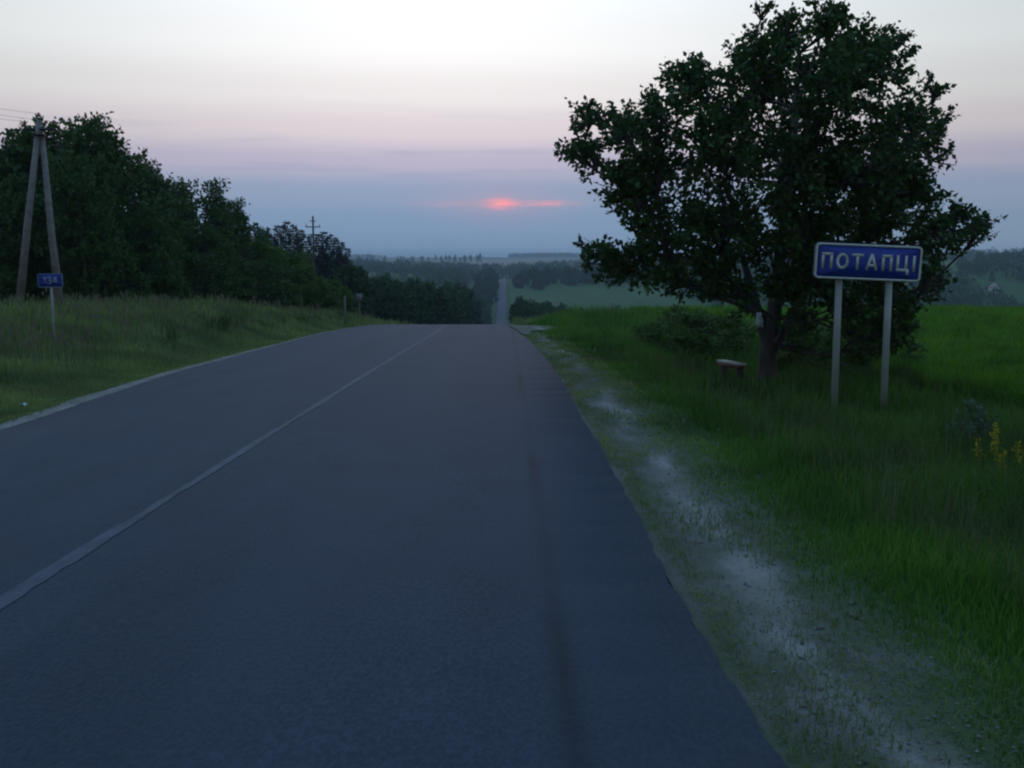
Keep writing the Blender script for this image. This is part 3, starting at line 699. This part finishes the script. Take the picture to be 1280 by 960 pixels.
# shrubs behind the big tree
for px, top, d, w in ((848, 375, 29, .55), (880, 380, 27, .6), (915, 385, 30, .6), (1020, 395, 25, .55), (1060, 392, 24, .6), (1105, 395, 26, .55), (835, 385, 33, .6), (1000, 432, 21, .3), (1030, 440, 21.5, .28)):
    x_, s_ = fit(px, top, d, 4.4)
    plant('shrub', shrub, x_, d, w, ('low light green shrub at the field edge behind the bench' if px < 950 else 'low light green shrub behind the posts of the village sign'), 'shrub', 'shrubs behind the bench' if px < 950 else 'shrubs behind the sign posts', sz=s_)

# far woods that read as one mass: one mesh each
def wood_mass(name, pts, hts, per, L, mat, label):
    rg = np.random.default_rng(len(pts)); n_ = len(pts)
    gz = ground_z(pts[:, 0], pts[:, 1]); Vs = []
    c = np.repeat(np.stack([pts[:, 0], pts[:, 1], gz + hts * .5], -1), per, 0); h_ = np.repeat(hts, per)
    v = unit(rg.normal(size=(n_ * per, 3))) * rg.uniform(.5, 1.0, n_ * per)[:, None] * np.stack([h_ * .36, h_ * .36, h_ * .5], -1)
    V, q = foliage(c + v, v + rg.normal(0, 1.5, v.shape), L * rg.uniform(.6, 1.3, n_ * per), L * .8 * rg.uniform(.6, 1.3, n_ * per), rg)
    o = link(name, mesh_np(name, V, q), mat); kind(o, 'stuff'); tag(o, label, 'woodland'); return o
def scat(n, x0, x1, d0, d1, f=None):
    x_ = R.uniform(x0, x1, n); d_ = R.uniform(d0, d1, n)
    if f is not None: k_ = f(x_, d_); x_, d_ = x_[k_], d_[k_]
    return np.stack([x_, d_], -1)
cl = lambda s, th: (lambda x_, d_: clump(x_, d_, s) > th)
p1 = scat(1500, -560, -16, 560, 1150, cl(.012, .35)); wood_mass('valley_woodland', p1, R.uniform(6, 12, len(p1)), 90, 1.5, M['leaf_far'], 'hazy scattered woodland on the far slope left of the road')
p2 = np.vstack([scat(1900, 130, 700, 560, 1200, cl(.011, .30)), scat(420, 230, 460, 480, 690, cl(.02, .2))]); p2 = p2[~((np.abs(p2[:, 0] - 341) < 13) & (p2[:, 1] < 712) & (p2[:, 1] > 620))]
wood_mass('hillside_woodland', p2, R.uniform(6, 12, len(p2)), 90, 1.5, M['leaf_far'], 'hazy woodland on the far slope around the pale house')
p3 = scat(1300, -520, 90, 1230, 1560, cl(.016, .22)); wood_mass('ridge_woodland', p3, R.uniform(7, 13, len(p3)), 60, 2.2, M['leaf_far'], 'dark distant woodland along the ridge left of the pale fields')
p4 = scat(1100, 90, 1000, 1200, 1700, cl(.010, .35)); wood_mass('distant_woodland', p4, R.uniform(7, 13, len(p4)), 60, 2.2, M['leaf_far'], 'distant woodland on the ridge behind the big tree')
p5 = np.vstack([scat(700, 10, 900, 4350, 4700), scat(500, 900, 2600, 3300, 4200), scat(500, -2600, -450, 3300, 4200)]); wood_mass('skyline_woodland', p5, R.uniform(10, 17, len(p5)), 30, 6, M['leaf_far'], 'blue strip of forest on the skyline')
# row of separate trees on the skyline left of the sunset
for px in (449, 459, 467, 482, 500, 505, 511, 517, 525, 531, 537, 545, 550, 556, 561, 567, 575, 582, 588, 596, 602):
    d = R.uniform(2300, 2700); x_, s_ = fit(px + R.normal(0, 1.5), 318.3 + R.normal(0, 1.2), d, 9.0)
    plant('mid', mid, x_, d, s_ * R.uniform(.4, .8), 'slender tree of the row standing on the skyline', 'tree', 'row of trees on the skyline', sz=s_)

# ------------------------------------------------------------------ village sign
SD = 16.0
def strokes(parent, lines, s_, depth, mat, name, ax=(1, 0)):
    mb_ = MB()
    for i, ln_ in enumerate(lines):
        for a, b in zip(ln_[:-1], ln_[1:]):
            a = np.array(a, float); b = np.array(b, float); v = b - a; L_ = np.linalg.norm(v); u_ = v / L_
            axm = np.array(((u_[0], 0, u_[1]), (0, 1, 0), (-u_[1], 0, u_[0])))
            mb_.box(((a[0] + b[0]) / 2, -(depth + .0003 * i) / 2, (a[1] + b[1]) / 2), (L_ / 2 + (s_ * .18 if len(ln_) > 2 else 0), (depth + .0003 * i) / 2, s_ / 2), axm); i += .37
    return mb_.build(name, mat, parent)
def plate_mesh(w, h, r, t, name, inner=None):
    """rounded plate in x,z; with inner = frame width it becomes a frame"""
    def loop(w_, h_, r_):
        pts = []
        for cx_, cz_, a0 in ((w_ / 2 - r_, h_ / 2 - r_, 0), (-w_ / 2 + r_, h_ / 2 - r_, 90), (-w_ / 2 + r_, -h_ / 2 + r_, 180), (w_ / 2 - r_, -h_ / 2 + r_, 270)):
            for k in range(6): a = rad(a0 + 18 * k); pts.append((cx_ + r_ * math.cos(a), cz_ + r_ * math.sin(a)))
        return np.array(pts)
    o_ = loop(w, h, r); n_ = len(o_); ar = np.arange(n_); ar2 = (ar + 1) % n_
    f3 = lambda p_, y_: np.stack([p_[:, 0], np.full(n_, y_), p_[:, 1]], -1)
    if inner is None:
        V = np.vstack([f3(o_, -t / 2), f3(o_, t / 2), [(0, -t / 2, 0), (0, t / 2, 0)]])
        return mesh_np(name, V, np.stack([ar, ar + n_, ar2 + n_, ar2], -1), np.vstack([np.stack([ar, ar2, ar * 0 + 2 * n_], -1), np.stack([ar2 + n_, ar + n_, ar * 0 + 2 * n_ + 1], -1)]))
    i_ = loop(w - 2 * inner, h - 2 * inner, max(r - inner, .01))
    V = np.vstack([f3(o_, -t / 2), f3(i_, -t / 2), f3(i_, t / 2), f3(o_, t / 2)]); Q_ = []
    for a, b in ((0, 1), (1, 2), (2, 3), (3, 0)): Q_.append(np.stack([ar + a * n_, ar2 + a * n_, ar2 + b * n_, ar + b * n_], -1))
    return mesh_np(name, V, np.vstack(Q_))
sc_ = at(1085, 328, SD); PWID, PHEI = 1.72, .56
gz = float(ground_z(sc_[0], SD))
root = empty('village_sign', (sc_[0], SD, gz))
pc = Vector((0, 0, sc_[2] - gz)); TILT = rad(2.3)
pan = link('panel', plate_mesh(PWID, PHEI, .07, .03, 'panel'), M['sign_blue'], root); pan.location = pc; pan.rotation_euler = (0, TILT, rad(2))
fr = link('border', plate_mesh(PWID, PHEI, .07, .012, 'border', .032), M['sign_white'], pan); fr.location = (0, -.019, 0)
bk = link('backing', plate_mesh(PWID + .012, PHEI + .012, .076, .012, 'backing'), M['sign_back'], pan); bk.location = (0, .0225, 0)
LH = .252; st_ = .042
A0 = -.86; u2 = 1.72 / 1020
def lx_(v): return A0 + (v - 120) * u2
def let(x0, x1, kind_):
    w = (x1 - x0) * u2; e = st_ / 2
    if kind_ == 'pe': L_ = [[(e, 0), (e, LH)], [(w - e, 0), (w - e, LH)], [(0, LH - e), (w, LH - e)]]
    elif kind_ == 'te': L_ = [[(w / 2, 0), (w / 2, LH)], [(0, LH - e), (w, LH - e)]]
    elif kind_ == 'a': L_ = [[(e, 0), (w / 2, LH)], [(w - e, 0), (w / 2, LH)], [(w * .26, LH * .3), (w * .74, LH * .3)]]
    elif kind_ == 'tse': L_ = [[(e, 0), (e, LH)], [(w - .05, 0), (w - .05, LH)], [(0, e), (w - .01, e)], [(w - e, e + .012), (w - e, -.055)]]
    elif kind_ == 'i': L_ = [[(e, 0), (e, LH)]]
    else:
        a_ = np.linspace(0, 2 * math.pi, 25); L_ = [[(w / 2 + (w / 2 - e) * math.cos(t_), LH / 2 + (LH / 2 - e) * math.sin(t_)) for t_ in a_]]
    o = strokes(pan, L_, st_, .0025, M['sign_white'], 'letter'); o.location = (lx_(x0), -.0145, -LH / 2 + .005)
for a, b, k in ((182, 288, 'pe'), (322, 440, 'o'), (470, 580, 'te'), (603, 722, 'a'), (760, 860, 'pe'), (900, 1022, 'tse'), (1056, 1085, 'i')): let(a, b, k)
for px0, px1 in ((1050, 1045), (1113, 1107)):
    a = at(px0, 352, SD); b = at(px1, 508, SD)
    gx = float(ground_z(b[0], SD)); bx = np.array((b[0] - sc_[0], .09, gx - gz - .15)); tx = np.array((a[0] - sc_[0] + .008, .09, sc_[2] - gz + .2))
    MB().tube([bx, (bx + tx) / 2, tx], .056, 12).build('post', M['post_paint'], root, True)
    for zz in (-.14, .14):
        MB().box((tx[0], .045, pc.z + zz), (.075, .022, .018)).build('clamp', M['sign_back'], root)
tag(root, 'blue village name sign with white Cyrillic letters on two grey posts', 'road sign')

# ------------------------------------------------------------------ kilometre sign
KD = 22.0
kc = at(63, 350.5, KD); gz = float(ground_z(kc[0], KD)); root = empty('kilometre_sign', (kc[0], KD, gz))
pan = link('panel', plate_mesh(.54, .30, .04, .02, 'panel'), M['sign_blue'], root); pan.location = (0, 0, kc[2] - gz); pan.rotation_euler = (0, rad(-1), 0)
fr = link('border', plate_mesh(.54, .30, .04, .008, 'border', .012), M['sign_dull'], pan); fr.location = (0, -.012, 0)
H3 = .15
th = np.linspace(rad(150), rad(-90), 9); th2 = np.linspace(rad(90), rad(-150), 9)
three = [[(.042 + .036 * math.cos(a), H3 * .74 + H3 * .24 * math.sin(a)) for a in th], [(.042 + .042 * math.cos(a), H3 * .27 + H3 * .25 * math.sin(a)) for a in th2]]
for xo, L_ in ((-.15, [[(.04, 0), (.04, H3)], [(.0, H3 * .72), (.04, H3)]]), (-.07, three), (.05, [[(.075, 0), (.075, H3)], [(.075, H3), (0, H3 * .32)], [(0, H3 * .32), (.11, H3 * .32)]])):
    o = strokes(pan, L_, .026, .0025, M['sign_dull'], 'digit'); o.location = (xo, -.0095, -H3 / 2)
MB().tube([(0, .035, -.15), (.0, .035, (kc[2] - gz) * .5), (-.005, .035, kc[2] - gz + .12)], .028, 10).build('post', M['post_paint'], root, True)
MB().box((0, .012, kc[2] - gz), (.06, .012, .02)).build('clamp', M['sign_back'], root)
tag(root, 'small blue kilometre sign with white number on thin post below the wood', 'road sign')

# ------------------------------------------------------------------ concrete pole with strut
PD = 40.0
tp = at(49, 150, PD); b1_ = at(20, 410, PD); b2_ = at(72, 405, PD)
g1 = float(ground_z(b1_[0], PD)); root = empty('power_pole', (b1_[0], PD, g1))
o3 = np.array((b1_[0], PD, g1))
top = tp - o3; fb = np.array((b2_[0] - b1_[0], .5, -.3))
MB().tube([(0, 0, -.3), top * .5 + np.array((0, 0, 0)), top], [.165, .135, .10], 10).build('pole', M['concrete'], root, True)
tj = top * .93; MB().tube([fb, (fb + tj) / 2 + np.array((0, .08, 0)), tj + np.array((.12, .12, 0))], [.165, .135, .10], 10).build('strut', M['concrete'], root, True)
MB().box(top * .93 + np.array((.06, .0, 0)), (.20, .16, .05)).build('strap', M['dark_metal'], root)
arm = MB().box(top + np.array((0, -.02, -.35)), (.62, .045, .045)).build('crossarm', M['dark_metal'], root)
ins = []
for k, (ix, iz) in enumerate(((-.55, -.3), (.55, -.3), (0.0, .0))):
    p0 = top + np.array((ix, -.02, iz))
    MB().tube([p0, p0 + (0, 0, .12), p0 + (0, 0, .14), p0 + (0, 0, .2), p0 + (0, 0, .22), p0 + (0, 0, .28)], [.018, .018, .06, .065, .045, .04], 8).build('insulator', M['porcelain'], arm if k < 2 else root, True)
    ins.append(p0 + np.array((0, 0, .23)))
tag(root, 'concrete power pole with leaning strut in front of the wood', 'power pole')
for p0 in ins:
    e = p0 + np.array((-9.0, -52.0, .9)); t_ = np.linspace(0, 1, 24)[:, None]
    ln_ = (p0 * (1 - t_) + e * t_) - np.array((0, 0, 1.)) * (4 * 1.0 * t_ * (1 - t_))
    w_ = MB().tube(ln_ + o3, .006, 5).build('power_line', M['wire'])
    tag(w_, 'thin overhead wire running from the concrete power pole', 'wire', 'wires from the concrete pole')
# farther wooden pole rising before the conifers
d = 122.0; tp = at(391, 270, d); g = float(ground_z(tp[0], d)); root = empty('line_pole', (tp[0], d, g)); hh = tp[2] - g
MB().tube([(0, 0, -.3), (0, 0, hh * .5), (0, 0, hh)], [.16, .13, .10], 8).build('pole', M['bark'], root, True)
MB().box((0, -.1, hh - 1.3), (.9, .05, .06)).build('crossarm', M['dark_metal'], root)
MB().box((0, -.1, hh - .6), (.35, .05, .05)).build('crossarm', M['dark_metal'], root)
for ix in (-.8, .8): MB().tube([(ix, -.1, hh - 1.25), (ix, -.1, hh - 1.05), (ix, -.1, hh - .95)], [.03, .06, .04], 6).build('insulator', M['porcelain'], root)
tag(root, 'thin dark pole with crossarm rising against the sky by the conifers', 'power pole')

# ------------------------------------------------------------------ marker posts near the brow
def marker(px, top_, d, w, lab, plate=None):
    p_ = at(px, top_, d); g = float(ground_z(p_[0], d)); r = empty('marker_post', (p_[0], d, g)); h_ = p_[2] - g
    MB().tube([(0, 0, -.2), (0, 0, h_ * .6), (0, 0, h_)], [w, w, w * .9], 10).build('post', M['concrete'], r, True)
    if plate:
        MB().box((0, -w - .012, h_ - plate), (plate * .8, .01, plate)).build('plate', M['concrete'], r)
    else: MB().tube([(0, 0, h_), (0, 0, h_ + .03)], [w * 1.2, w * .6], 10).build('cap', M['dark_metal'], r)
    tag(r, lab, 'post')
marker(431, 370, 56, .05, 'pale squat marker post at the foot of the yellowish bushes')
marker(449, 367, 62, .04, 'thin post with small square plate near the end of the bank', .24)
marker(765, 380, 60, .06, 'pale thin post in tall grass under the tree branches left side')

# ------------------------------------------------------------------ bench
bd = 21.0; bc = at(914, 459, bd); g = float(ground_z(bc[0], bd)); root = empty('bench', (bc[0], bd, g), rad(-71))
sh_ = .36
MB().box((0, 0, sh_), (.44, .09, .022)).build('seat', M['wood'], root)
MB().box((0, -.08, sh_ - .058), (.41, .014, .03)).build('rail', M['wood_dark'], root)
MB().box((.395, .0, sh_ - .058), (.014, .064, .03)).build('rail', M['wood_dark'], root)
for k in (-1, 1): MB().box((k * .31, 0.01, sh_ / 2 - .05), (.045, .07, sh_ / 2 + .026)).build('leg', M['bark'], root)
tag(root, 'small low plank bench with pale seat beside the tree trunk', 'bench')
# pale scrap on the trunk
pp = at(949, 400, TD - .22)
mb_ = MB(); V = []
for i in range(5):
    for j in range(4): V.append((-.06 + .045 * j - .012 * (i < 2) * j + .02 * (i == 4), .02 * math.sin(j * 1.3 + i), .14 - .07 * i))
mb_.add(V, [(i * 4 + j, i * 4 + j + 1, i * 4 + j + 5, i * 4 + j + 4) for i in range(4) for j in range(3)])
o = mb_.build('paper_scrap', M['paper'], None, True); o.location = pp; o.modifiers.new('thick', 'SOLIDIFY').thickness = .004
tag(o, 'small pale scrap hanging on the dark trunk above the bench', 'paper')

# ------------------------------------------------------------------ roadside plants
for px, py, d, h_ in ((1246, 600, 9.6, .6), (1250, 604, 9.5, .52), (1256, 606, 9.4, .46), (1271, 600, 9.7, .56), (1277, 602, 9.6, .50), (1222, 600, 9.9, .46), (1248, 585, 10.3, .58)):
    p_ = at(px, py, d); g = float(ground_z(p_[0], d)); r = empty('yellow_flower', (p_[0], d, g), float(R.uniform(0, 6)))
    s_ = MB(); fl_p, fl_d, lf_p, lf_d = [], [], [], []
    for k in range(1):
        a = R.uniform(0, 6.28); e = np.array((math.cos(a) * .05, math.sin(a) * .05, h_ * R.uniform(.8, 1.05)))
        st3 = bez(np.array((0, 0, -.03)), np.array((0, 0, h_ * .5)), e, 6); s_.tube(st3, np.linspace(.004, .002, 6), 4)
        for f in np.linspace(.62, 1.02, 46):
            b = st3[0] + (e - st3[0]) * f
            fl_p.append(b + R.normal(0, .016, 3)); fl_d.append(R.normal(0, 1, 3) + np.array((0, 0, .6)))
        for q_ in range(22):
            f = R.uniform(.05, .65); lf_p.append(st3[0] + (e - st3[0]) * f); lf_d.append(R.normal(0, 1, 3) + np.array((0, 0, .5)))
    s_.build('stem', M['grass'], r)
    V, q = foliage(np.array(lf_p), np.array(lf_d), .07, .018); link('leaves', mesh_np('leaves', V, q), M['grass'], r)
    V, q = foliage(np.array(fl_p), np.array(fl_d), .03, .019); link('flower_spike', mesh_np('flower_spike', V, q), M['petal'], r)
    tag(r, 'upright yellow wildflower spike growing in the verge beyond the sign', 'wildflower', 'yellow wildflowers in the verge')
for px, py, d, h_ in ((1212, 560, 11.4, .55), (1226, 552, 11.8, .68), (1198, 565, 11.2, .42)):
    p_ = at(px, py, d); g = float(ground_z(p_[0], d)); r = empty('grey_weed', (p_[0], d, g), float(R.uniform(0, 6)))
    s_ = MB(); lp, ld = [], []
    for k in range(9):
        a = R.uniform(0, 6.28); e = np.array((math.cos(a) * .16, math.sin(a) * .16, h_ * R.uniform(.7, 1.05)))
        st3 = bez(np.array((0, 0, -.03)), np.array((e[0] * .3, e[1] * .3, h_ * .5)), e, 6); s_.tube(st3, np.linspace(.005, .002, 6), 4)
        for q_ in range(45):
            f = R.uniform(.1, 1.0); lp.append(st3[0] + (e - st3[0]) * f + R.normal(0, .012, 3)); ld.append(R.normal(0, 1, 3) + np.array((0, 0, .5)))
    s_.build('stems', M['weed'], r); V, q = foliage(np.array(lp), np.array(ld), .075, .026); link('leaves', mesh_np('leaves', V, q), M['weed'], r)
    tag(r, 'pale grey-green bushy weed in the verge near the yellow flowers', 'weed', 'grey weeds in the verge')
# scrap of litter on the left verge
lp_ = at(28, 499, 14.6); g = float(ground_z(lp_[0], 14.6))
mb_ = MB(); V = [(-.04 + .03 * j + .01 * (i % 2), -.03 + .025 * i, .05 + .02 * math.sin(2.1 * i + 1.4 * j)) for i in range(4) for j in range(4)]
mb_.add(V, [(i * 4 + j, i * 4 + j + 1, i * 4 + j + 5, i * 4 + j + 4) for i in range(3) for j in range(3)])
o = mb_.build('litter_scrap', M['paper'], None, True); o.location = (lp_[0], 14.6, g); o.modifiers.new('thick', 'SOLIDIFY').thickness = .004
tag(o, 'crumpled pale scrap of litter lying in the roadside grass below the kilometre sign', 'litter')

# ------------------------------------------------------------------ house on the far slope
hd = 700.0; hp = at(1243, 352, hd); g = float(ground_z(hp[0], hd)); root = empty('house', (hp[0], hd, g), rad(-14))
w2, l2, wh, rh = 2.7, 3.8, 2.6, 3.0
mb_ = MB(); mb_.box((0, 0, wh / 2 - .5), (w2, l2, wh / 2 + .5)); mb_.add([(-w2, -l2, wh), (w2, -l2, wh), (0, -l2, wh + rh), (-w2, l2, wh), (w2, l2, wh), (0, l2, wh + rh)], None, [(0, 1, 2), (4, 3, 5)])
mb_.build('wall', M['plaster'], root)
mb_ = MB()
for k in (-1, 1):
    nrm = unit(np.array((k * rh, 0, w2))); al = unit(np.array((k * w2, 0, -rh)))
    mb_.box(np.array((k * w2 / 2, 0, wh + rh / 2)) + nrm * .12 + al * .2, (math.hypot(w2, rh) / 2 + .25, l2 + .4, .09), np.array((al, (0, 1, 0), nrm)))
rf = mb_.build('roof', M['roof'], root); MB().box((1.2, 1.5, wh + rh * .9), (.3, .3, .9)).build('chimney', M['plaster'], rf)
for k in (-1, 1): MB().box((k * 1.2, -l2 - .01, 1.5), (.45, .04, .6)).build('window', M['pane'], root)
tag(root, 'small pale gabled house among trees on the far slope', 'house')

# ------------------------------------------------------------------ haze
hz = MB(); hz.box((0, 4300, -8), (5600, 4420, 44))
hm = bpy.data.materials.new('haze'); hm.use_nodes = True; hm.node_tree.nodes.clear()
ho = hm.node_tree.nodes.new('ShaderNodeOutputMaterial'); pv = hm.node_tree.nodes.new('ShaderNodeVolumePrincipled')
pv.inputs['Color'].default_value = (.72, .84, .98, 1); pv.inputs['Density'].default_value = .00019; pv.inputs['Anisotropy'].default_value = .0
hm.node_tree.links.new(pv.outputs[0], ho.inputs['Volume'])
kind(tag(hz.build('haze', hm), 'thin evening haze over the valley', 'haze'), 'stuff')
